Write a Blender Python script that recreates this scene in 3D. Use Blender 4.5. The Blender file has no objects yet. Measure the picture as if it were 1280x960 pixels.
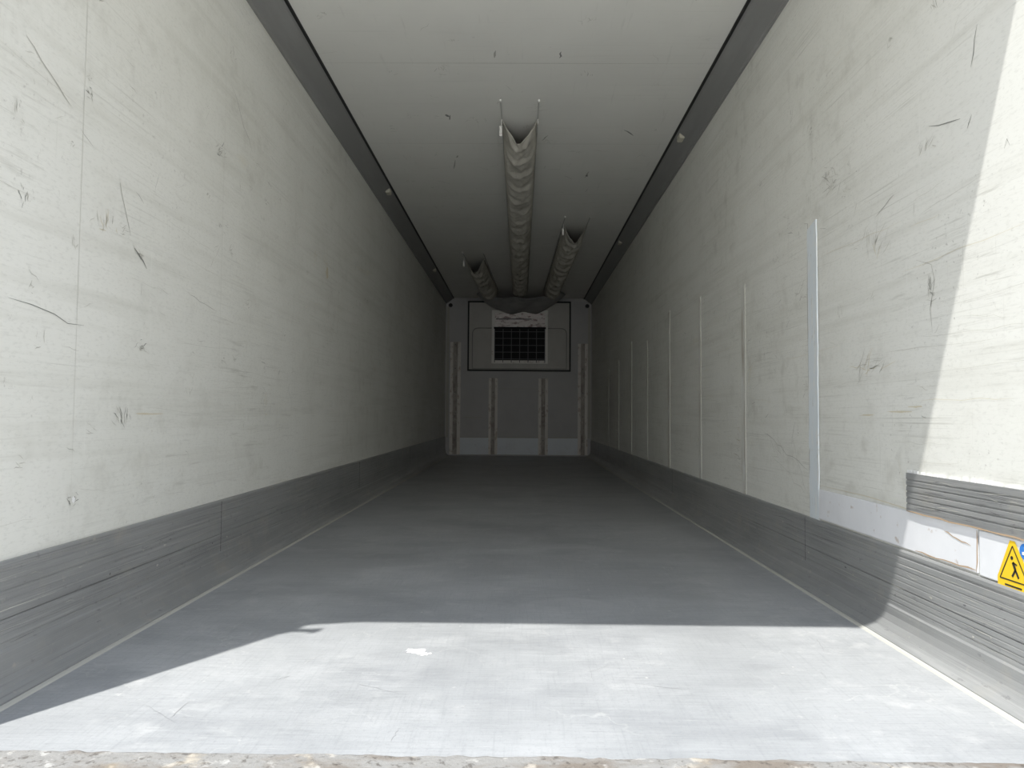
import bpy, bmesh, math, random
from mathutils import Vector, Matrix, noise
random.seed(11)
S=bpy.context.scene
XL,XR,H,YR,YB=-1.245,1.215,2.655,1.35,12.10   # interior: left, right, height, rear opening, bulkhead

# ---------------------------------------------------------------- materials
def mat(name, base, rough=.6, metal=0.0, layers=(), bump=None, rough_var=0.0, spec=.4):
    m=bpy.data.materials.new(name); m.use_nodes=True
    nt=m.node_tree; N=nt.nodes; L=nt.links
    b=N['Principled BSDF']; b.inputs['Roughness'].default_value=rough
    b.inputs['Metallic'].default_value=metal
    b.inputs['Specular IOR Level'].default_value=spec
    tc=N.new('ShaderNodeTexCoord')
    rgb=N.new('ShaderNodeRGB'); rgb.outputs[0].default_value=(*base,1)
    cur=rgb.outputs[0]
    def noise_node(kind,scale,vec,rot,detail):
        mp=N.new('ShaderNodeMapping'); mp.inputs['Scale'].default_value=vec
        mp.inputs['Rotation'].default_value=rot
        L.new(tc.outputs['Object'],mp.inputs['Vector'])
        if kind=='crack':
            nz=N.new('ShaderNodeTexNoise'); nz.inputs['Scale'].default_value=scale*1.7; nz.inputs['Detail'].default_value=4
            L.new(mp.outputs[0],nz.inputs['Vector'])
            mx=N.new('ShaderNodeMix'); mx.data_type='VECTOR'; mx.inputs[0].default_value=.25
            L.new(mp.outputs[0],mx.inputs[4]); L.new(nz.outputs['Color'],mx.inputs[5])
            v=N.new('ShaderNodeTexVoronoi'); v.feature='DISTANCE_TO_EDGE'; v.inputs['Scale'].default_value=scale
            L.new(mx.outputs[1],v.inputs['Vector']); return v.outputs['Distance']
        n=N.new('ShaderNodeTexNoise'); n.inputs['Scale'].default_value=scale
        n.inputs['Detail'].default_value=detail; n.inputs['Roughness'].default_value=.62
        if kind=='swirl': n.inputs['Distortion'].default_value=.8
        L.new(mp.outputs[0],n.inputs['Vector']); return n.outputs['Fac']
    first=None
    for ly in layers:
        kind=ly.get('kind','noise')
        o=noise_node(kind,ly['scale'],ly.get('vec',(1,1,1)),ly.get('rot',(0,0,0)),ly.get('detail',6))
        if first is None: first=o
        mr=N.new('ShaderNodeMapRange'); mr.inputs['From Min'].default_value=ly['lo']; mr.inputs['From Max'].default_value=ly['hi']
        mr.inputs['To Min'].default_value=0; mr.inputs['To Max'].default_value=ly.get('amt',1)
        L.new(o,mr.inputs['Value']); fac=mr.outputs[0]
        if 'mask' in ly:
            o2=noise_node('noise',ly['mask'][0],(1,1,1),(0,0,0),3)
            m2=N.new('ShaderNodeMapRange'); m2.inputs['From Min'].default_value=ly['mask'][1]; m2.inputs['From Max'].default_value=ly['mask'][2]
            L.new(o2,m2.inputs['Value'])
            mu=N.new('ShaderNodeMath'); mu.operation='MULTIPLY'; L.new(fac,mu.inputs[0]); L.new(m2.outputs[0],mu.inputs[1]); fac=mu.outputs[0]
        mx=N.new('ShaderNodeMix'); mx.data_type='RGBA'; mx.inputs[7].default_value=(*ly['col'],1)
        L.new(fac,mx.inputs[0]); L.new(cur,mx.inputs[6]); cur=mx.outputs[2]
    L.new(cur,b.inputs['Base Color'])
    if rough_var and first is not None:
        mr=N.new('ShaderNodeMapRange'); mr.inputs['From Min'].default_value=.3; mr.inputs['From Max'].default_value=.7
        mr.inputs['To Min'].default_value=max(0,rough-rough_var); mr.inputs['To Max'].default_value=min(1,rough+rough_var)
        L.new(first,mr.inputs['Value']); L.new(mr.outputs[0],b.inputs['Roughness'])
    if bump:
        o=noise_node('noise',bump[0],bump[2] if len(bump)>2 else (1,1,1),(0,0,0),5)
        bp=N.new('ShaderNodeBump'); bp.inputs['Strength'].default_value=bump[1]; bp.inputs['Distance'].default_value=.01
        L.new(o,bp.inputs['Height']); L.new(bp.outputs[0],b.inputs['Normal'])
    return m

def wallmat(name,k):
    return mat(name,(.785,.785,.73),.5,0,[
  dict(scale=1.1,col=(.69,.69,.63),lo=.4,hi=.7,amt=.7),
  dict(scale=3,vec=(1,.25,6),col=(.59,.585,.52),lo=.50,hi=.72,amt=.42),
  dict(scale=9,col=(.52,.51,.45),lo=.52,hi=.70,amt=.45*k,mask=(1.1,.42,.62)),
  dict(scale=14,vec=(1,.3,5),col=(.46,.455,.40),lo=.58,hi=.70,amt=.55*k,mask=(.8,.45,.62)),
  dict(scale=4,vec=(1,.3,34),col=(.51,.505,.45),lo=.56,hi=.68,amt=.5*k,mask=(1.7,.42,.58)),
  dict(scale=5,vec=(1,.15,22),rot=(.25,0,0),col=(.44,.44,.39),lo=.66,hi=.73,amt=.5*k,mask=(1.3,.46,.58)),
  dict(scale=5,vec=(1,.12,26),rot=(-.12,0,0),col=(.48,.48,.43),lo=.63,hi=.72,amt=.4*k,mask=(1.1,.46,.58)),
  dict(scale=6,vec=(1,18,.4),rot=(.2,0,0),col=(.50,.49,.44),lo=.64,hi=.74,amt=.45*k,mask=(1.5,.46,.6)),
  dict(scale=5,vec=(1,14,.3),col=(.85,.85,.81),lo=.64,hi=.72,amt=.4),
  dict(scale=2.3,vec=(1,.4,3),col=(.66,.59,.40),lo=.66,hi=.80,amt=.45),
  dict(scale=60,col=(.42,.41,.37),lo=.62,hi=.70,amt=.6*k,mask=(1.6,.44,.58)),
  dict(scale=130,vec=(1,.35,1),col=(.56,.56,.51),lo=.52,hi=.68,amt=.35),
 ],bump=(5,.14),rough_var=.08)
M_wall=wallmat('grp_wall_panel',.9)
M_wallr=wallmat('grp_wall_panel_worn',1.25)
M_ceil=mat('grp_ceiling_panel',(.83,.825,.775),.5,0,[
  dict(scale=1.3,col=(.74,.735,.69),lo=.4,hi=.7,amt=.5),
  dict(scale=6,vec=(6,.4,1),col=(.58,.58,.54),lo=.62,hi=.76,amt=.4),
  dict(scale=3,vec=(.3,20,1),col=(.62,.615,.57),lo=.58,hi=.70,amt=.4,mask=(1.2,.45,.6)),
  dict(scale=40,col=(.42,.42,.4),lo=.66,hi=.74,amt=.5,mask=(1.8,.48,.6)),
 ],bump=(5,.06))
M_floor=mat('grey_resin_floor',(.31,.318,.32),.40,0,[
  dict(scale=1.3,col=(.40,.408,.41),lo=.38,hi=.66,amt=.8),
  dict(scale=2.2,vec=(.8,1.6,1),col=(.22,.228,.235),lo=.48,hi=.70,amt=.6),
  dict(kind='swirl',scale=2.4,vec=(1,1.3,1),col=(.50,.505,.50),lo=.52,hi=.72,amt=.45),
  dict(scale=7,vec=(.6,9,1),col=(.44,.45,.45),lo=.52,hi=.72,amt=.25),
  dict(scale=22,vec=(.35,7,1),col=(.21,.22,.225),lo=.48,hi=.70,amt=.35),
  dict(scale=14,vec=(9,.4,1),col=(.23,.24,.245),lo=.52,hi=.72,amt=.38),
  dict(scale=11,col=(.52,.52,.505),lo=.54,hi=.72,amt=.5,mask=(1.4,.44,.62)),
  dict(scale=4,vec=(1,16,1),rot=(0,0,.7),col=(.54,.54,.52),lo=.66,hi=.74,amt=.45),
  dict(scale=4,vec=(1,16,1),rot=(0,0,-.9),col=(.54,.54,.52),lo=.66,hi=.74,amt=.45),
  dict(kind='crack',scale=3.6,col=(.62,.62,.58),lo=.012,hi=.0,amt=.22,mask=(1.7,.48,.62)),
  dict(scale=30,col=(.64,.63,.59),lo=.64,hi=.73,amt=.45,mask=(2,.48,.6)),
  dict(scale=110,col=(.18,.185,.19),lo=.54,hi=.70,amt=.32),
 ],bump=(60,.08),rough_var=.1)
M_alu=mat('aluminium_kick_plate',(.37,.375,.367),.38,.30,[
  dict(scale=1.6,vec=(1,.8,3),col=(.27,.275,.27),lo=.42,hi=.66,amt=.7),
  dict(scale=9,vec=(1,.2,12),col=(.50,.50,.485),lo=.54,hi=.68,amt=.5),
  dict(scale=14,vec=(1,.08,16),col=(.16,.16,.16),lo=.58,hi=.70,amt=.5),
  dict(scale=24,vec=(1,.05,20),col=(.58,.58,.56),lo=.63,hi=.72,amt=.4),
  dict(scale=7,col=(.44,.42,.37),lo=.56,hi=.72,amt=.5),
  dict(scale=30,col=(.54,.50,.43),lo=.64,hi=.73,amt=.5),
  dict(scale=45,vec=(1,.4,1),col=(.15,.15,.15),lo=.63,hi=.71,amt=.5),
 ],bump=(20,.15,(1,.1,6)))
M_cove=mat('cove_trim_grey',(.27,.27,.26),.5,.1,[dict(scale=5,vec=(2,.3,2),col=(.33,.33,.32),lo=.5,hi=.7,amt=.6)])
M_black=mat('black_rubber',(.02,.02,.02),.6,0)
M_joint=mat('plate_joint_grey',(.17,.17,.17),.6,0)
M_seam=mat('panel_joint_dark',(.62,.615,.56),.6,0,[dict(scale=20,col=(.52,.52,.47),lo=.5,hi=.65,amt=.7)])  # joint lines a little darker than the wall and ceiling panels
M_seamL=mat('panel_joint_light',(.78,.78,.73),.5,0)
M_bulk=mat('bulkhead_grey',(.51,.508,.505),.5,0,[dict(scale=3,col=(.44,.44,.44),lo=.45,hi=.7,amt=.6),dict(scale=40,col=(.64,.64,.63),lo=.70,hi=.75,amt=.5)])
M_bkick=mat('bulkhead_kick_light',(.80,.85,.89),.45,0,[dict(scale=6,col=(.70,.73,.75),lo=.5,hi=.7,amt=.6),dict(scale=30,col=(.3,.25,.2),lo=.68,hi=.75,amt=.6)])
M_post=mat('scuffed_post',(.80,.775,.73),.5,0,[dict(scale=20,vec=(1,1,.6),col=(.44,.37,.31),lo=.54,hi=.64,amt=.7)])
M_postc=mat('post_web_grey',(.44,.405,.37),.5,0,[dict(scale=9,vec=(1,1,.5),col=(.25,.21,.18),lo=.46,hi=.62,amt=.75),dict(scale=20,col=(.70,.68,.64),lo=.58,hi=.68,amt=.5)])
M_blue=mat('pale_repair_strip',(.70,.75,.77),.5,0,[dict(scale=12,vec=(1,4,1),col=(.77,.78,.75),lo=.5,hi=.62,amt=.7),dict(scale=25,vec=(1,3,.7),col=(.45,.41,.33),lo=.60,hi=.70,amt=.7)])
M_strip=mat('filled_track_strip',(.69,.69,.64),.5,0,[dict(scale=10,vec=(1,3,.35),col=(.42,.37,.30),lo=.48,hi=.60,amt=.75),dict(scale=4,vec=(1,1,.8),col=(.78,.79,.77),lo=.54,hi=.62,amt=.7)])
M_white=mat('white_plate',(.80,.81,.82),.45,0,[dict(scale=4,col=(.68,.69,.70),lo=.45,hi=.7,amt=.5),dict(scale=26,col=(.45,.36,.28),lo=.64,hi=.73,amt=.7)])
M_cloth=mat('duct_canvas',(.54,.52,.46),.85,0,[dict(scale=5,col=(.40,.38,.33),lo=.45,hi=.7,amt=.7),dict(scale=10,vec=(1,3,1),col=(.72,.70,.64),lo=.55,hi=.7,amt=.6)],bump=(18,.5),spec=.1)
M_clothd=mat('plenum_canvas',(.46,.46,.45),.85,0,[dict(scale=6,col=(.32,.32,.32),lo=.45,hi=.7,amt=.7)],bump=(14,.5),spec=.1)
M_steel=mat('galvanised_steel',(.5,.5,.48),.4,.7)
M_cream=mat('cream_plastic',(.60,.58,.48),.5,0)
M_dark=mat('dark_scuff',(.25,.25,.23),.7,0)
M_mid=mat('grey_scuff',(.45,.445,.40),.7,0)
M_tan=mat('tan_stain',(.65,.60,.46),.7,0)
M_chip=mat('white_chip',(.86,.86,.84),.6,0)
M_soft=mat('faint_scuff',(.58,.575,.52),.7,0)
M_rail=mat('duct_rail',(.5,.5,.47),.6,0)
M_rust=mat('worn_sill',(.26,.255,.24),.7,.1,[dict(scale=5,vec=(1,2,1),col=(.17,.14,.11),lo=.45,hi=.6,amt=.8),dict(scale=18,col=(.52,.51,.48),lo=.56,hi=.66,amt=.7),dict(scale=60,col=(.08,.07,.06),lo=.56,hi=.66,amt=.7),dict(scale=9,col=(.38,.31,.21),lo=.58,hi=.68,amt=.5)],bump=(40,.5))
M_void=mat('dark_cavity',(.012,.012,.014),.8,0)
M_evap=mat('evaporator_cover',(.56,.55,.515),.5,0,[dict(scale=4,col=(.48,.47,.44),lo=.45,hi=.7,amt=.7)])
M_evapl=mat('evaporator_frame_light',(.82,.81,.77),.5,.1,[dict(scale=14,col=(.45,.38,.33),lo=.57,hi=.70,amt=.7)])
M_coil=mat('coil_fins_dirty',(.84,.78,.76),.4,.1,[dict(scale=9,vec=(1,1,3),col=(.30,.20,.19),lo=.5,hi=.6,amt=.85),dict(scale=16,col=(.92,.9,.87),lo=.56,hi=.62,amt=.8)])
M_yel=mat('warning_yellow',(.90,.60,.03),.4,0)
M_sblue=mat('sign_blue',(.05,.22,.62),.4,0)
M_sblk=mat('sign_black',(.03,.03,.03),.4,0)
M_ground=mat('yard_concrete',(.50,.48,.44),.9,0,[dict(scale=.6,col=(.40,.385,.36),lo=.4,hi=.7,amt=.8)],bump=(12,.3))

# ---------------------------------------------------------------- mesh helpers
def obj(name,bm,mats,parent=None,smooth=False):
    me=bpy.data.meshes.new(name); 
    bmesh.ops.recalc_face_normals(bm,faces=bm.faces)
    bm.to_mesh(me); bm.free()
    for m in (mats if isinstance(mats,(list,tuple)) else [mats]): me.materials.append(m)
    if smooth:
        for p in me.polygons: p.use_smooth=True
    o=bpy.data.objects.new(name,me); S.collection.objects.link(o)
    if parent: o.parent=parent
    return o
def empty(name):
    o=bpy.data.objects.new(name,None); S.collection.objects.link(o); return o
def addbox(bm,x0,x1,y0,y1,z0,z1,mi=0):
    r=bmesh.ops.create_cube(bm,size=1)
    for v in r['verts']:
        v.co=Vector(((x0+x1)/2+v.co.x*(x1-x0),(y0+y1)/2+v.co.y*(y1-y0),(z0+z1)/2+v.co.z*(z1-z0)))
    for f in {f for v in r['verts'] for f in v.link_faces}: f.material_index=mi
def box(name,x0,x1,y0,y1,z0,z1,m,parent=None,bevel=0):
    bm=bmesh.new(); addbox(bm,x0,x1,y0,y1,z0,z1)
    if bevel: bmesh.ops.bevel(bm,geom=list(bm.edges),offset=bevel,segments=2,affect='EDGES')
    return obj(name,bm,m,parent)
def extrude_y(name,prof,y0,y1,m,parent=None,segs=1):
    bm=bmesh.new(); rings=[]
    for k in range(segs+1):
        y=y0+(y1-y0)*k/segs
        rings.append([bm.verts.new((x,y,z)) for x,z in prof])
    n=len(prof)
    for a,b in zip(rings,rings[1:]):
        for i in range(n): bm.faces.new((a[i],a[(i+1)%n],b[(i+1)%n],b[i]))
    bm.faces.new(rings[0]); bm.faces.new(rings[-1][::-1])
    return obj(name,bm,m,parent)
MAP={'L':lambda a,b,e:(XL+e,a,b),'R':lambda a,b,e:(XR-e,a,b),'C':lambda a,b,e:(a,b,H-e),'F':lambda a,b,e:(a,b,e),'B':lambda a,b,e:(a,YB-e,b)}
def ribbon(bm,pl,pts,w,mi=0,e=.0012):
    f=MAP[pl]; P=[Vector(p) for p in pts]
    if len(P)==2: P=[P[0],(P[0]+P[1])/2,P[1]]
    Lr=[];Rr=[]
    for i,p in enumerate(P):
        d=(P[min(i+1,len(P)-1)]-P[max(i-1,0)]); d=d.normalized() if d.length else Vector((1,0))
        n=Vector((-d.y,d.x)); ww=w*(.25 if i in(0,len(P)-1) else random.uniform(.7,1.2))/2
        Lr.append(bm.verts.new(f(*(p+n*ww),e))); Rr.append(bm.verts.new(f(*(p-n*ww),e)))
    for i in range(len(P)-1):
        fc=bm.faces.new((Lr[i],Rr[i],Rr[i+1],Lr[i+1])); fc.material_index=mi
def blob(bm,pl,a,b,ra,rb,mi=0,e=.0016,n=11):
    f=MAP[pl]; c=[]
    for i in range(n):
        t=2*math.pi*i/n; k=random.uniform(.45,1.15)
        c.append(bm.verts.new(f(a+ra*k*math.cos(t),b+rb*k*math.sin(t),e)))
    bm.faces.new(c).material_index=mi
def wiggle(a,b,n,amp):
    a=Vector(a);b=Vector(b);out=[]
    for i in range(n+1):
        t=i/n; p=a.lerp(b,t)
        if 0<i<n: p=p+Vector((random.uniform(-amp,amp),random.uniform(-amp,amp)))
        out.append(tuple(p))
    return out
def smudge(bm,pl,a,b,ra,rb,n=7,mis=(1,4,4)):
    t0=random.uniform(0,3.14)
    for k in range(n):
        u=random.gauss(0,.45); v=random.gauss(0,.45); l=random.uniform(.3,.9)*max(ra,rb); t=t0+random.gauss(0,.5)
        p=(a+u*ra,b+v*rb)
        ribbon(bm,pl,wiggle(p,(p[0]+l*math.cos(t),p[1]+l*math.sin(t)),3,.08*l),random.uniform(.001,.0032),random.choice(mis))
MARKS=[M_dark,M_mid,M_tan,M_chip,M_soft]

# ---------------------------------------------------------------- shell
wl=box('wall_left',XL-.07,XL,YR,YB+.07,0,H+.07,M_wall)
wr=box('wall_right',XR,XR+.07,YR,YB+.07,0,H+.07,M_wallr)
wb=box('wall_back',XL,XR,YB,YB+.07,0,H,M_bulk)
cl=box('ceiling',XL,XR,YR,YB+.07,H,H+.07,M_ceil)
fl=box('floor',XL-.07,XR+.07,YR+.105,YB+.07,-.12,0,M_floor)
box('ground',-20,20,-25,30,-1.35,-1.2,M_ground)

# worn rear sill with ragged edge
bm=bmesh.new(); n=260; top=[];rg=[];fr=[]
for i in range(n+1):
    x=XL-.07+(XR-XL+.14)*i/n
    y1=YR+.112+.010*noise.noise((x*7,1,0))+.007*noise.noise((x*34,3,0))
    zz=.004+.003*noise.noise((x*25,7,0))
    top.append(bm.verts.new((x,y1,.0012))); rg.append(bm.verts.new((x,y1-.012-.006*noise.noise((x*20,8,0)),zz+.002))); fr.append(bm.verts.new((x,YR-.06,zz)))
lo=[bm.verts.new((XL-.07+(XR-XL+.14)*i/n,YR-.06,-.12)) for i in range(n+1)]
for i in range(n):
    for A,B in((top,rg),(rg,fr),(fr,lo)): bm.faces.new((A[i],A[i+1],B[i+1],B[i]))
obj('trim_1',bm,M_rust)

# ceiling cove trims
cz,cx=.085,.125
for nm,x,s,clips in(('trim_2',XL,1,(6.2,9.6)),('trim_3',XR,-1,(4.95,8.0))):
    p=[(x,H),(x,H-cz-.012),(x+s*.012,H-cz-.012),(x+s*.016,H-cz),(x+s*.06,H-.058),(x+s*(cx-.012),H-.016),(x+s*cx,H-.012),(x+s*cx,H)]
    o=extrude_y(nm,p,YR,YB,M_cove)
    extrude_y('rubber_seam',[(x+s*cx,H),(x+s*cx,H-.014),(x+s*(cx+.010),H-.008),(x+s*(cx+.012),H)],YR,YB,M_black,o)
    bm=bmesh.new()
    for y in clips:
        xx=x+s*.095
        addbox(bm,xx-.016,xx+.022,y-.045,y+.045,H-.052,H-.012)
    bmesh.ops.bevel(bm,geom=list(bm.edges),offset=.004,segments=2,affect='EDGES')
    obj('clips',bm,M_cream,o)
bm=bmesh.new(); addbox(bm,XL,XL+.095,YR,YR+.02,2.36,2.40); addbox(bm,XL,XL+.012,YR,YR+.06,2.30,2.46); addbox(bm,XL+.075,XL+.095,YR,YR+.03,2.33,2.40)
bmesh.ops.bevel(bm,geom=list(bm.edges),offset=.002,segments=1,affect='EDGES')
obj('door_bracket',bm,M_steel)

# kick plates (extruded ribbed profile)
def kick(name,x,s,h):
    p=[(x,0),(x,h),(x+s*.010,h),(x+s*.014,h-.006),(x+s*.014,h-.016),(x+s*.0115,h-.018),(x+s*.0115,h-.023),(x+s*.014,h-.025)]
    for q,dp in ((.84,.001),(.78,.002),(.70,.001),(.64,.001),(.56,.004),(.50,.001),(.44,.001),(.38,.002)):
        z=h*q
        p+=[(x+s*.014,z+.0024),(x+s*(.014-dp),z+.001),(x+s*(.014-dp),z-.001),(x+s*.014,z-.0024)]
    p+=[(x+s*.014,h*.33),(x+s*.019,h*.31),(x+s*.020,h*.22),(x+s*.028,.040),(x+s*.045,.020),(x+s*.075,.007),(x+s*.078,0)]
    return extrude_y(name,p,YR,YB-.001,M_alu)
bl=kick('baseboard_left',XL,1,.315); br=kick('baseboard_right',XR,-1,.272)
for o,x,s in((bl,XL,1),(br,XR,-1)):
    extrude_y('sealant_bead',[(x+s*.078,0),(x+s*.078,.006),(x+s*.086,.004),(x+s*.090,0)],YR+.12,YB-.01,M_mid,o)
    bm=bmesh.new()
    for k in range(4):
        y=3.02+k*2.6; h=.315 if s>0 else .272
        addbox(bm,x+s*.0135,x+s*.0148,y,y+.003,.06,h-.005)
    obj('plate_joints',bm,M_joint,o)
    bm=bmesh.new()
    for k in range(150):
        y=random.uniform(1.4,7); z=random.uniform(.10,.28 if s>0 else .25); l=random.uniform(.03,.5); pl='L' if s>0 else 'R'
        ribbon(bm,pl,[(y,z),(y+l*.5,z+random.uniform(-.003,.003)),(y+l,z+random.uniform(-.006,.006))],random.uniform(.0006,.0018),random.choice([0,1,1,4]),e=.0150)
    for k in range(24):
        y=random.uniform(1.5,5); z=random.uniform(.1,.24)
        blob(bm,'L' if s>0 else 'R',y,z,random.uniform(.004,.010),random.uniform(.002,.005),random.choice([0,1,1,4]),e=.0152)
    obj('plate_scratches',bm,[M_joint,M_mid,M_tan,M_chip,M_soft],o)

# ---------------------------------------------------------------- left wall marks
bm=bmesh.new()
for k in range(11):
    y=2.02+.97*k
    ribbon(bm,'L',[(y,.32),(y,1.4),(y,H-.1)],.002,1)
sm=obj('panel_joints',bm,[M_seam,M_seam],wl)
bm=bmesh.new()
ribbon(bm,'L',wiggle((1.772,1.633),(1.962,1.532),6,.003),.004,1)
ribbon(bm,'L',[(1.745,.959),(1.83,.955),(1.922,.943),(1.98,.925),(2.054,.929)],.0022,0)
ribbon(bm,'L',wiggle((2.215,1.40),(2.285,1.25),5,.004),.004,1)
ribbon(bm,'L',wiggle((2.31,1.215),(2.39,1.163),3,.004),.007,0); smudge(bm,'L',2.35,1.19,.04,.03,8,(0,1))
smudge(bm,'L',2.05,1.60,.02,.03,9,(0,1)); smudge(bm,'L',3.489,1.723,.03,.012,6,(0,1)); smudge(bm,'L',3.5,1.62,.03,.02,6)
smudge(bm,'L',4.63,1.60,.06,.08,24,(2,4)); smudge(bm,'L',4.35,1.62,.03,.06,14,(2,4)); blob(bm,'L',4.63,1.60,.03,.05,2)
smudge(bm,'L',2.945,1.77,.05,.04,20,(1,4,0))
smudge(bm,'L',2.268,.652,.05,.025,20,(1,4,0)); smudge(bm,'L',2.032,.43,.025,.02,14,(1,0,3)); blob(bm,'L',2.032,.43,.012,.012,3)
smudge(bm,'L',1.785,1.22,.012,.03,8,(0,1)); smudge(bm,'L',2.14,1.237,.06,.025,14,(2,4))
smudge(bm,'L',3.54,.72,.03,.05,14,(2,2,4)); blob(bm,'L',2.42,.675,.10,.003,2); smudge(bm,'L',5.8,1.60,.06,.05,8,(0,1)); smudge(bm,'L',2.36,.90,.04,.02,14,(0,1,4)); smudge(bm,'L',4.9,1.2,.06,.1,10)
ribbon(bm,'L',wiggle((2.7,1.13),(2.95,1.10),5,.004),.002,1); ribbon(bm,'L',wiggle((3.05,2.1),(3.3,1.9),5,.01),.003,1)
for k in range(200):
    y=random.uniform(1.6,9); z=random.triangular(.35,2.45,1.2); l=random.uniform(.01,.06)*(1+y*.12); a=random.choice([random.gauss(1.1,.35),random.gauss(-.2,.4)])
    ribbon(bm,'L',wiggle((y,z),(y+l*math.cos(a),z+l*math.sin(a)),3,.004),random.uniform(.0008,.0022),random.choice([0,1,1,1,4,4]))
for k in range(110): smudge(bm,'L',random.uniform(1.6,9),random.triangular(.4,2.4,1.2),random.uniform(.01,.05),random.uniform(.01,.03),random.randint(3,9),(1,4,4,4))
for k in range(50):
    y=random.uniform(1.5,7); z=random.uniform(.4,1.6); l=random.uniform(.15,.6)
    ribbon(bm,'L',wiggle((y,z),(y+l,z+random.uniform(-.03,.03)),6,.004),.0010,4)
obj('scuff_marks',bm,MARKS,wl)

# ---------------------------------------------------------------- right wall
bm=bmesh.new()
for k in range(10):
    y=2.95+.955*k
    ribbon(bm,'R',[(y,.28),(y,1.4),(y,H-.1)],.004,0)
obj('panel_joints',bm,[M_seamL],wr)
bm=bmesh.new()
for k,y in enumerate([3.87,4.80,5.80,6.80,7.75,8.75,9.75]):
    zt=[1.38,1.47,1.52,1.38,1.47,1.34,1.3][k]; hw=[.028,.020,.028,.020,.026,.020,.020][k]
    addbox(bm,XR-.005,XR,y-hw,y+hw,.272,zt,1)
    addbox(bm,XR-.006,XR,y-hw-.006,y-hw,.272,zt+.01,2)
obj('track_strips',bm,[M_blue,M_strip,M_mid],wr)
bm=bmesh.new(); ns=60; A=[];B=[]
for i in range(ns+1):
    z=.272+(1.485-.272)*i/ns
    A.append((2.905+.006*noise.noise((z*14,0,1)),z)); B.append((2.995+.007*noise.noise((z*11,5,1)),z))
B[-1]=(2.95,1.475)
va=[bm.verts.new((XR-.004,*p)) for p in A]; vb=[bm.verts.new((XR-.004,*p)) for p in B]
vc=[bm.verts.new((XR,p[0]-.002,p[1])) for p in A]; vd=[bm.verts.new((XR,p[0]+.002,p[1])) for p in B]
for i in range(ns):
    bm.faces.new((va[i],va[i+1],vb[i+1],vb[i])); bm.faces.new((va[i],va[i+1],vc[i+1],vc[i])); bm.faces.new((vb[i],vb[i+1],vd[i+1],vd[i]))
obj('repair_strip',bm,M_blue,wr)
bm=bmesh.new()
ribbon(bm,'R',[(2.895,.3),(2.9,.7),(2.893,1.1),(2.9,1.5)],.004,1); ribbon(bm,'R',[(3.003,.3),(3.0,.8),(3.006,1.2),(2.995,1.49),(3.03,1.50)],.006,1)
ribbon(bm,'R',[(2.18,1.16),(2.10,1.13),(2.085,1.08),(2.11,1.0),(2.10,.93)],.002,1)
ribbon(bm,'R',[(2.30,.55),(2.24,.40),(2.5,.41),(2.9,.41)],.003,2)
ribbon(bm,'R',wiggle((3.55,.60),(3.02,.46),9,.012),.003,1); ribbon(bm,'R',wiggle((3.45,.50),(3.05,.36),7,.012),.0025,4)
ribbon(bm,'R',wiggle((3.2,.60),(3.03,.36),5,.010),.003,4); smudge(bm,'R',3.3,.5,.15,.06,14,(4,4,1))
smudge(bm,'R',2.11,1.05,.02,.045,14,(1,4,1)); ribbon(bm,'R',wiggle((1.92,1.46),(1.90,1.49),2,.005),.003,0)
smudge(bm,'R',3.17,2.01,.03,.04,7,(0,1)); smudge(bm,'R',2.97,1.87,.02,.04,7,(0,1))
ribbon(bm,'R',wiggle((2.42,1.36),(2.30,1.40),4,.006),.003,1); ribbon(bm,'R',wiggle((2.1,1.54),(1.95,1.50),3,.005),.003,0)
ribbon(bm,'R',wiggle((1.90,1.62),(1.87,1.72),3,.004),.003,0)
blob(bm,'R',2.29,.70,.08,.003,2); blob(bm,'R',2.2,.715,.05,.003,2); blob(bm,'R',2.5,.69,.07,.0025,2); ribbon(bm,'R',[(1.775,1.352),(1.765,1.372),(1.755,1.352)],.003,0)
smudge(bm,'R',3.1,1.2,.1,.05,16,(1,4)); smudge(bm,'R',2.75,1.6,.1,.06,16,(4,1)); smudge(bm,'R',2.45,1.25,.1,.05,16,(4,2)); smudge(bm,'R',2.5,.85,.12,.05,18,(4,2,1))
for y in (3.87,4.8,5.8,6.8,7.75):
    smudge(bm,'R',y+.06,.5,.05,.14,16,(1,2,4)); smudge(bm,'R',y-.08,.8,.05,.2,12,(2,4))
for k in range(180):
    y=random.uniform(1.95,9); z=random.triangular(.4,2.4,1.2); l=random.uniform(.01,.06)*(1+y*.12); a=random.choice([random.gauss(1.9,.35),random.gauss(.2,.4)])
    ribbon(bm,'R',wiggle((y,z),(y+l*math.cos(a),z+l*math.sin(a)),3,.004),random.uniform(.0008,.0022),random.choice([0,1,1,1,4,4]))
for k in range(110): smudge(bm,'R',random.uniform(2.0,9),random.triangular(.4,2.4,1.0),random.uniform(.01,.05),random.uniform(.01,.03),random.randint(3,9),(1,4,4,4))
for k in range(50):
    y=random.uniform(1.5,6); z=random.uniform(.55,1.4); l=random.uniform(.15,.6)
    ribbon(bm,'R',wiggle((y,z),(y+l,z+random.uniform(-.03,.03)),6,.004),.0010,random.choice([4,4,4,2]))
obj('scuff_marks',bm,MARKS,wr)

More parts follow.
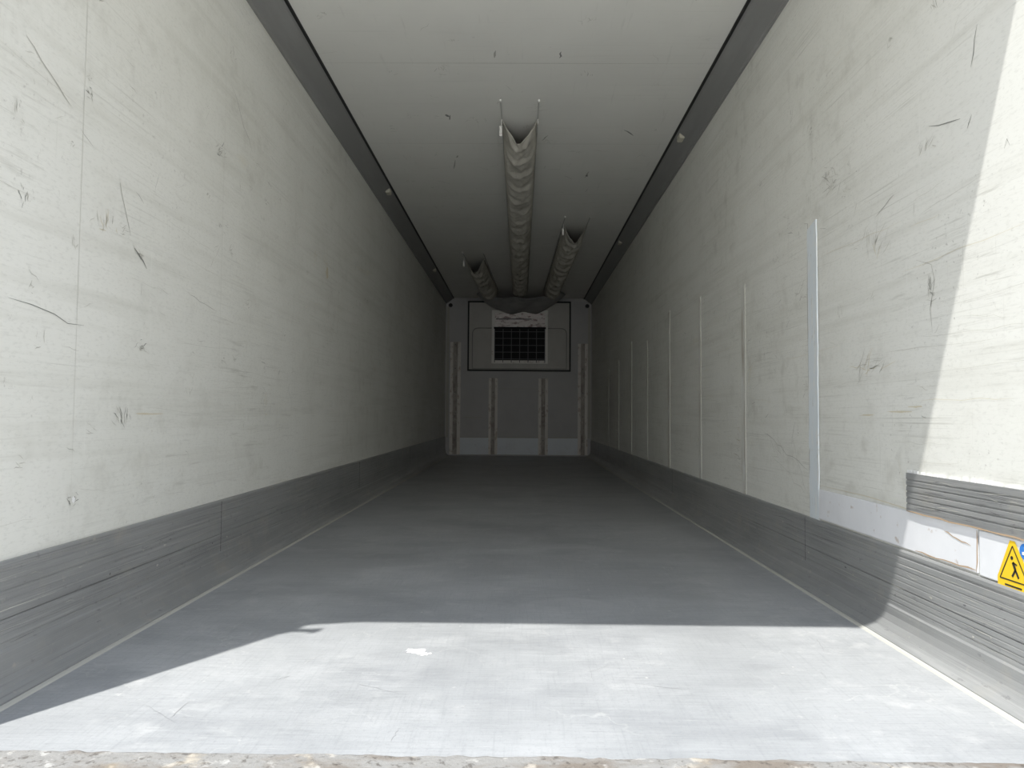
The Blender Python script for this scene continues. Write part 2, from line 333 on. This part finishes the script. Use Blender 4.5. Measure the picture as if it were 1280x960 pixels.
# white repair plate + ribbed plate
rp=empty('repair_plate')
bm=bmesh.new(); addbox(bm,XR-.006,XR,1.905,2.90,.278,.395)
bmesh.ops.bevel(bm,geom=list(bm.edges),offset=.002,segments=1,affect='EDGES'); obj('white_plate',bm,M_white,rp)
x=XR; p=[(x,.395),(x,.513),(x-.012,.513)]
for z in (.492,.474,.456,.438,.420): p+=[(x-.012,z+.003),(x-.0095,z+.0015),(x-.0095,z-.0015),(x-.012,z-.003)]
p+=[(x-.012,.395)]
extrude_y('ribbed_plate',p,YR,2.236,M_alu,rp)
bm=bmesh.new(); rr=random.Random(3)
for k in range(26):
    y=YR+.02+k*.034; addbox(bm,XR-.004,XR-.0005,y,y+rr.uniform(.01,.03),.513,.516+rr.uniform(0,.006))
obj('torn_edge',bm,M_chip,rp)
bm=bmesh.new()
for k in range(50):
    y=random.uniform(1.4,2.1); z=random.uniform(.40,.51); l=random.uniform(.02,.13)
    ribbon(bm,'R',[(y,z),(y+l,z+random.uniform(-.008,.008))],random.uniform(.001,.0025),random.choice([0,0,1]),e=.0126)
obj('plate_scratches',bm,[M_joint,M_mid],rp)
M_rs=mat('rust_stain',(.45,.33,.22),.8)
bm=bmesh.new(); ribbon(bm,'R',wiggle((1.905,.39),(1.91,.28),4,.004),.005,0,e=.0068); ribbon(bm,'R',wiggle((1.91,.285),(2.2,.282),8,.003),.004,0,e=.0068)
ribbon(bm,'R',wiggle((1.93,.345),(2.05,.365),6,.003),.003,0,e=.0068)
ribbon(bm,'R',wiggle((2.235,.397),(1.36,.395),20,.002),.004,0,e=.0125); obj('rust_stains',bm,[M_rs],rp)

# safety sign sticker plate
sg=empty('safety_sign')
box('sign_plate',XR-.008,XR,1.50,1.895,.276,.392,M_white,sg,.002)
def poly(name,pts,e,m,parent):
    bm=bmesh.new(); bm.faces.new([bm.verts.new((XR-e,a,b)) for a,b in pts]); return obj(name,bm,m,parent)
poly('warning_panel',[(1.70,.268),(1.822,.268),(1.822,.292),(1.775,.386),(1.757,.386),(1.70,.30)],.0092,M_yel,sg)
bm=bmesh.new()
T=[(1.712,.290),(1.812,.290),(1.765,.374)]
for i in range(3):
    a=Vector(T[i]);b=Vector(T[(i+1)%3]); d=(b-a).normalized(); nn=Vector((-d.y,d.x))*.0016
    bm.faces.new([bm.verts.new((XR-.0098,*q)) for q in(a+nn,b+nn,b-nn,a-nn)])
def seg(a,b,w):
    a=Vector(a);b=Vector(b); d=(b-a).normalized(); nn=Vector((-d.y,d.x))*w
    bm.faces.new([bm.verts.new((XR-.0098,*q)) for q in(a+nn,b+nn,b-nn,a-nn)])
seg((1.765,.335),(1.756,.318),.004); seg((1.756,.318),(1.768,.300),.003); seg((1.756,.318),(1.745,.300),.003); seg((1.765,.335),(1.750,.330),.002)
seg((1.735,.277),(1.795,.277),.002)
bm.faces.new([bm.verts.new((XR-.0098,1.768+.005*math.cos(t*.785),.345+.005*math.sin(t*.785))) for t in range(8)])
obj('warning_pictogram',bm,M_sblk,sg)
for cy,czz in((1.722,.368),(1.672,.345),(1.61,.345),(1.55,.345)):
    r=.019 if cy>1.7 else .024
    poly('mandatory_disc',[(cy+r*math.cos(i*math.pi/14),czz+r*math.sin(i*math.pi/14)) for i in range(28)],.0094,M_sblue,sg)
    bm=bmesh.new(); bm.faces.new([bm.verts.new((XR-.0100,cy+a*r,czz+b*r)) for a,b in((-.5,-.45),(.5,-.45),(.5,-.1),(.1,0),(.1,.6),(-.35,.6),(-.35,0))]); obj('disc_symbol',bm,M_chip,sg)

# ---------------------------------------------------------------- ceiling marks
bm=bmesh.new()
for k in range(8):
    y=3.96+1.2*k; ribbon(bm,'C',[(XL+.13,y),(0,y),(XR-.13,y)],.006,0)
obj('panel_joints',bm,[M_seam],cl)
bm=bmesh.new()
for a,b,c,d in((-.14,3.9,-.13,3.82),(.22,3.9,.225,3.83),(-.46,4.66,-.47,4.74),(-.49,5.45,-.47,5.40),(.16,5.1,.2,5.0),(.54,5.9,.56,5.75),(.72,4.9,.80,5.0),(-.5,5.5,-.53,5.7)):
    ribbon(bm,'C',wiggle((a,b),(c,d),3,.006),.010,random.choice([0,1]))
for a,b in((-.48,4.67),(.55,5.85)): blob(bm,'C',a,b,.015,.03,0)
for a,b in((.35,3.5),(-.45,4.0),(-.55,6.8),(.2,5.1),(.3,3.3)): smudge(bm,'C',a,b,.06,.04,9)
for k in range(60):
    a=random.uniform(-1,1); b=random.uniform(3.2,9); l=random.uniform(.02,.14); t=random.uniform(0,6.3)
    ribbon(bm,'C',wiggle((a,b),(a+l*math.cos(t),b+l*math.sin(t)),3,.008),random.uniform(.0012,.003),random.choice([0,1,1,4,4]))
for k in range(40): smudge(bm,'C',random.uniform(-1,1),random.uniform(3.2,8),random.uniform(.02,.07),random.uniform(.02,.05),random.randint(3,8),(1,4,4))
obj('scuff_marks',bm,MARKS,cl)

# floor marks
bm=bmesh.new()
for dx,dy,ra,rb in((0,0,.030,.024),(.025,-.018,.022,.018),(-.018,.012,.018,.014),(.012,.016,.016,.012)):
    blob(bm,'F',-.275+dx,2.09+dy,ra,rb,3,e=.001+.0001*len(bm.faces),n=18)
for k in range(26): blob(bm,'F',random.uniform(-1.1,1.1),random.uniform(1.5,4),random.uniform(.002,.007),random.uniform(.002,.007),random.choice([1,2,2]),e=.001)
for k in range(60):
    a=random.uniform(-1.1,1.1); b=random.uniform(1.5,5); l=random.uniform(.03,.2); t=random.gauss(1.57,.8)
    ribbon(bm,'F',wiggle((a,b),(a+l*math.cos(t),b+l*math.sin(t)),6,.003),random.uniform(.0006,.0013),random.choice([1,1,2]),e=.0009)
obj('floor_scratches',bm,[mat('scratch_dark',(.2,.2,.2),.6),mat('scratch_grey',(.28,.28,.28),.6),mat('scratch_light',(.50,.50,.48),.6),M_chip],fl)

# ---------------------------------------------------------------- air ducts
def duct(x0,x1,y0,y1,w,h,seed):
    root=empty('air_duct')
    bm=bmesh.new(); NS=int((y1-y0)/.02); NC=26; R=[]
    for k in range(NS+1):
        t=k/NS; y=y0+(y1-y0)*t; xc=x0+(x1-x0)*t; ring=[]
        ph=y*2*math.pi/.34+1.6*noise.noise((y,seed,0))
        d=y-y0; mouth=max(0,1-d/.5)
        for j in range(NC+1):
            u=-1+2*j/NC
            ww=w/2*(1+.05*noise.noise((y*3,u*2,seed)))
            xx=xc+ww*(math.sin(u*math.pi/2)*(1-mouth)+u*mouth)
            per=max(0,math.sin(ph+1.5*u*u*2))**3
            shp=math.cos(u*math.pi/2)**(.75+.25*mouth) if abs(u)<1 else 0
            sag=h*(1+.20*per+.12*noise.noise((y*1.7,seed,2)))
            zz=H-.012-sag*shp
            wr_=.014*noise.noise((u*2.2,y*7+abs(u)*1.2,seed))+.008*noise.noise((u*5,y*16,seed+4))
            yy=y+(.14*(1-abs(u)))*mouth
            ring.append(bm.verts.new((xx,yy,zz-wr_*(1-abs(u)**3)*1.5)))
        R.append(ring)
    for a,b in zip(R,R[1:]):
        for j in range(NC): bm.faces.new((a[j],a[j+1],b[j+1],b[j]))
    o=obj('canvas_sleeve',bm,M_cloth,root,True)
    md=o.modifiers.new('thick','SOLIDIFY'); md.thickness=.003
    bm=bmesh.new()
    for s in(-1,1):
        xs=w/2+.002
        va=[(x0+s*xs-.003,y0-.28),(x0+s*xs+.003,y0-.28),(x1+s*xs+.003,y1),(x1+s*xs-.003,y1)]
        lo_=[bm.verts.new((a,b,H-.010)) for a,b in va]; hi_=[bm.verts.new((a,b,H-.0005)) for a,b in va]
        bm.faces.new(lo_)
        for i in range(4): bm.faces.new((lo_[i],lo_[(i+1)%4],hi_[(i+1)%4],hi_[i]))
    obj('rails',bm,M_rail,root)
    bm=bmesh.new()
    for s in(-1,1):
        xs=x0+s*(w/2+.003)
        addbox(bm,xs-.007,xs+.007,y0-.30,y0-.28,H-.016,H-.001)
        addbox(bm,xs-.003,xs+.003,y0-.02,y0+.0,H-.07 if s<0 else H-.04,H-.01)
    addbox(bm,x0-w/2-.018,x0-w/2+.002,y0-.01,y0+.02,H-.12,H-.05)
    bmesh.ops.bevel(bm,geom=list(bm.edges),offset=.002,segments=1,affect='EDGES')
    obj('end_hooks',bm,M_evapl,root)
duct(0.0,0.005,4.72,11.2,.235,.110,1)
duct(.575,.50,7.35,11.2,.245,.14,5)
duct(-.57,-.47,8.95,11.2,.245,.15,9)

# plenum canvas linking ducts to the evaporator
ev=empty('evaporator_unit')
bm=bmesh.new(); R=[]
for k in range(19):
    t=k/18; y=11.25+t*(11.98-11.25); ring=[]
    hw=.60+.12*math.sin(t*3.14); 
    for j in range(41):
        u=-1+j/20
        z=H-.02-(.12+.13*t)*(1-abs(u)**4)-.02*math.sin(u*9+t*4)*(1-u*u)-.025*noise.noise((u*5,t*4,3))*(1-u*u)
        ring.append(bm.verts.new((.02+hw*u,y,z)))
    R.append(ring)
for a,b in zip(R,R[1:]):
    for j in range(40): bm.faces.new((a[j],a[j+1],b[j+1],b[j]))
o=obj('plenum_canvas',bm,M_clothd,ev,True); md=o.modifiers.new('thick','SOLIDIFY'); md.thickness=.003
ex0,ex1,ez0,ez1=-.86,.85,1.43,2.585
box('cover_panel',ex0,ex1,YB-.05,YB,ez0,ez1,M_evap,ev)
def frame(name,x0,x1,z0,z1,w,y0,y1,m):
    bm=bmesh.new()
    addbox(bm,x0,x1,y0,y1,z0,z0+w); addbox(bm,x0,x1,y0,y1,z1-w,z1); addbox(bm,x0,x0+w,y0,y1,z0+w,z1-w); addbox(bm,x1-w,x1,y0,y1,z0+w,z1-w)
    return obj(name,bm,m,ev)
frame('gasket',ex0-.012,ex1+.012,ez0-.012,ez1+.012,.026,YB-.058,YB,M_black)
frame('opening_frame',-.465,.475,1.545,2.44,.05,YB-.085,YB-.04,M_evapl)
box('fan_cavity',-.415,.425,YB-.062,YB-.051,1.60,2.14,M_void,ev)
box('coil_face',-.415,.425,YB-.072,YB-.051,2.14,2.40,M_coil,ev)
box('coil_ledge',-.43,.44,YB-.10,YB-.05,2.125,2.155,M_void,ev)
box('coil_rail',-.40,.20,YB-.080,YB-.07,2.285,2.30,M_joint,ev)
bm=bmesh.new()
for i in range(7):
    x_=-.415+.84*i/6; addbox(bm,x_-.006,x_+.006,YB-.095,YB-.085,1.56,2.13)
for i in range(5):
    z=1.62+.115*i; addbox(bm,-.415,.425,YB-.085,YB-.075,z-.005,z+.005)
obj('wire_guard',bm,mat('wire_grey',(.12,.12,.13),.5,.3),ev)
cu=bpy.data.curves.new('hood_contour','CURVE'); cu.dimensions='3D'; cu.bevel_depth=.007; sp=cu.splines.new('POLY')
pts=[]
hx0,hx1,hz0,hz1,r=-.79,.79,1.46,2.14,.09
for (cx_,cz_,a0) in((hx0+r,hz1-r,180),(hx1-r,hz1-r,90)):
    for i in range(7):
        a=math.radians(a0-i*15); pts.append((cx_+r*math.cos(a),YB-.052,cz_+r*math.sin(a)))
pts=[(hx0,YB-.052,hz0)]+pts+[(hx1,YB-.052,hz0)]
sp.points.add(len(pts)-1)
for i,p_ in enumerate(pts): sp.points[i].co=(*p_,1)
sp.use_cyclic_u=True
co=bpy.data.objects.new('hood_contour',cu); S.collection.objects.link(co); co.parent=ev; cu.materials.append(M_dark)
box('side_panel_left',-.76,-.50,YB-.062,YB-.05,1.50,2.08,M_evap,ev,.01); box('side_panel_right',.51,.77,YB-.062,YB-.05,1.50,2.08,M_evap,ev,.01)

# bulkhead posts (hat section)
def post(x0,x1,z1):
    root=empty('bulkhead_post'); w=x1-x0; Y=YB-.001
    p=[(x0,0),(x0,-.014),(x0+w*.27,-.014),(x0+w*.30,-.030),(x0+w*.70,-.030),(x0+w*.73,-.014),(x1,-.014),(x1,0)]
    bm=bmesh.new()
    lo_=[bm.verts.new((a,Y+b,.02)) for a,b in p]; hi_=[bm.verts.new((a,Y+b,z1)) for a,b in p]
    for i in range(len(p)):
        f=bm.faces.new((lo_[i],lo_[(i+1)%len(p)],hi_[(i+1)%len(p)],hi_[i])); f.material_index=1 if i==3 else 0
    bm.faces.new(lo_); bm.faces.new(hi_[::-1])
    obj('hat_profile',bm,[M_post,M_postc],root)
    bm=bmesh.new(); z=.25
    while z<z1-.05:
        addbox(bm,x0+w*.46,x0+w*.54,Y-.0325,Y-.029,z,z+.02); z+=.4
    obj('rivets',bm,M_joint,root)
post(-1.165,-.985,1.905); post(-.51,-.36,1.30); post(.325,.485,1.30); post(.985,1.15,1.89)
bk=box('baseboard_back',XL+.08,XR-.08,YB-.010,YB,.02,.315,M_bkick,None)
box('top_line',XL+.08,XR-.08,YB-.013,YB-.009,.30,.315,M_mid,bk)
bm=bmesh.new()
addbox(bm,-.93,-.62,YB-.006,YB,.63,.64); addbox(bm,-.35,.33,YB-.006,YB,1.12,1.128)
addbox(bm,XL+.02,XL+.06,YB-.006,YB,.3,2.5); addbox(bm,XR-.06,XR-.02,YB-.006,YB,.3,2.5)
obj('surface_seams',bm,M_mid,wb)
for xx in(-1.17,1.14):
    bm=bmesh.new(); bmesh.ops.create_cone(bm,cap_ends=True,segments=20,radius1=.035,radius2=.028,depth=.03,matrix=Matrix.Translation((xx,YB-.015,2.53))@Matrix.Rotation(math.pi/2,4,'X'))
    root=obj('dark_hole',bm,M_black)  # solid black cone stands in for a small dark hole

# ---------------------------------------------------------------- light
sd=Vector((.605,1.03,-2.655)).normalized()
sl=bpy.data.lights.new('sun','SUN'); sl.energy=4.8; sl.angle=math.radians(.6); sl.color=(1,.985,.96)
so=bpy.data.objects.new('sun',sl); S.collection.objects.link(so); so.rotation_euler=sd.to_track_quat('-Z','Y').to_euler(); so.location=(-3,-4,8)
w=bpy.data.worlds.new('sky'); S.world=w; w.use_nodes=True; nt=w.node_tree; N=nt.nodes; L=nt.links
bg=N['Background']; bg.inputs['Strength'].default_value=1.6
tc=N.new('ShaderNodeTexCoord'); sx=N.new('ShaderNodeSeparateXYZ'); L.new(tc.outputs['Generated'],sx.inputs[0])
cr=N.new('ShaderNodeValToRGB'); cr.color_ramp.elements[0].position=0; cr.color_ramp.elements[0].color=(1,.975,.93,1)
cr.color_ramp.elements[1].position=.8; cr.color_ramp.elements[1].color=(.50,.60,.80,1)
e=cr.color_ramp.elements.new(.25); e.color=(.90,.915,.95,1)
L.new(sx.outputs['Z'],cr.inputs[0]); L.new(cr.outputs[0],bg.inputs['Color'])

# ---------------------------------------------------------------- camera
cd=bpy.data.cameras.new('camera'); cd.sensor_width=36; cd.lens=900/1280*36; cd.clip_start=.02
cam=bpy.data.objects.new('camera',cd); S.collection.objects.link(cam); S.camera=cam
cam.matrix_world=Matrix.Translation((.015,0,.68))@Matrix.Rotation(math.radians(.64),4,'Z')@Matrix.Rotation(math.radians(90+2.48),4,'X')@Matrix.Rotation(math.radians(.45),4,'Z')
S.view_settings.view_transform='Standard'
S.view_settings.exposure=0.38
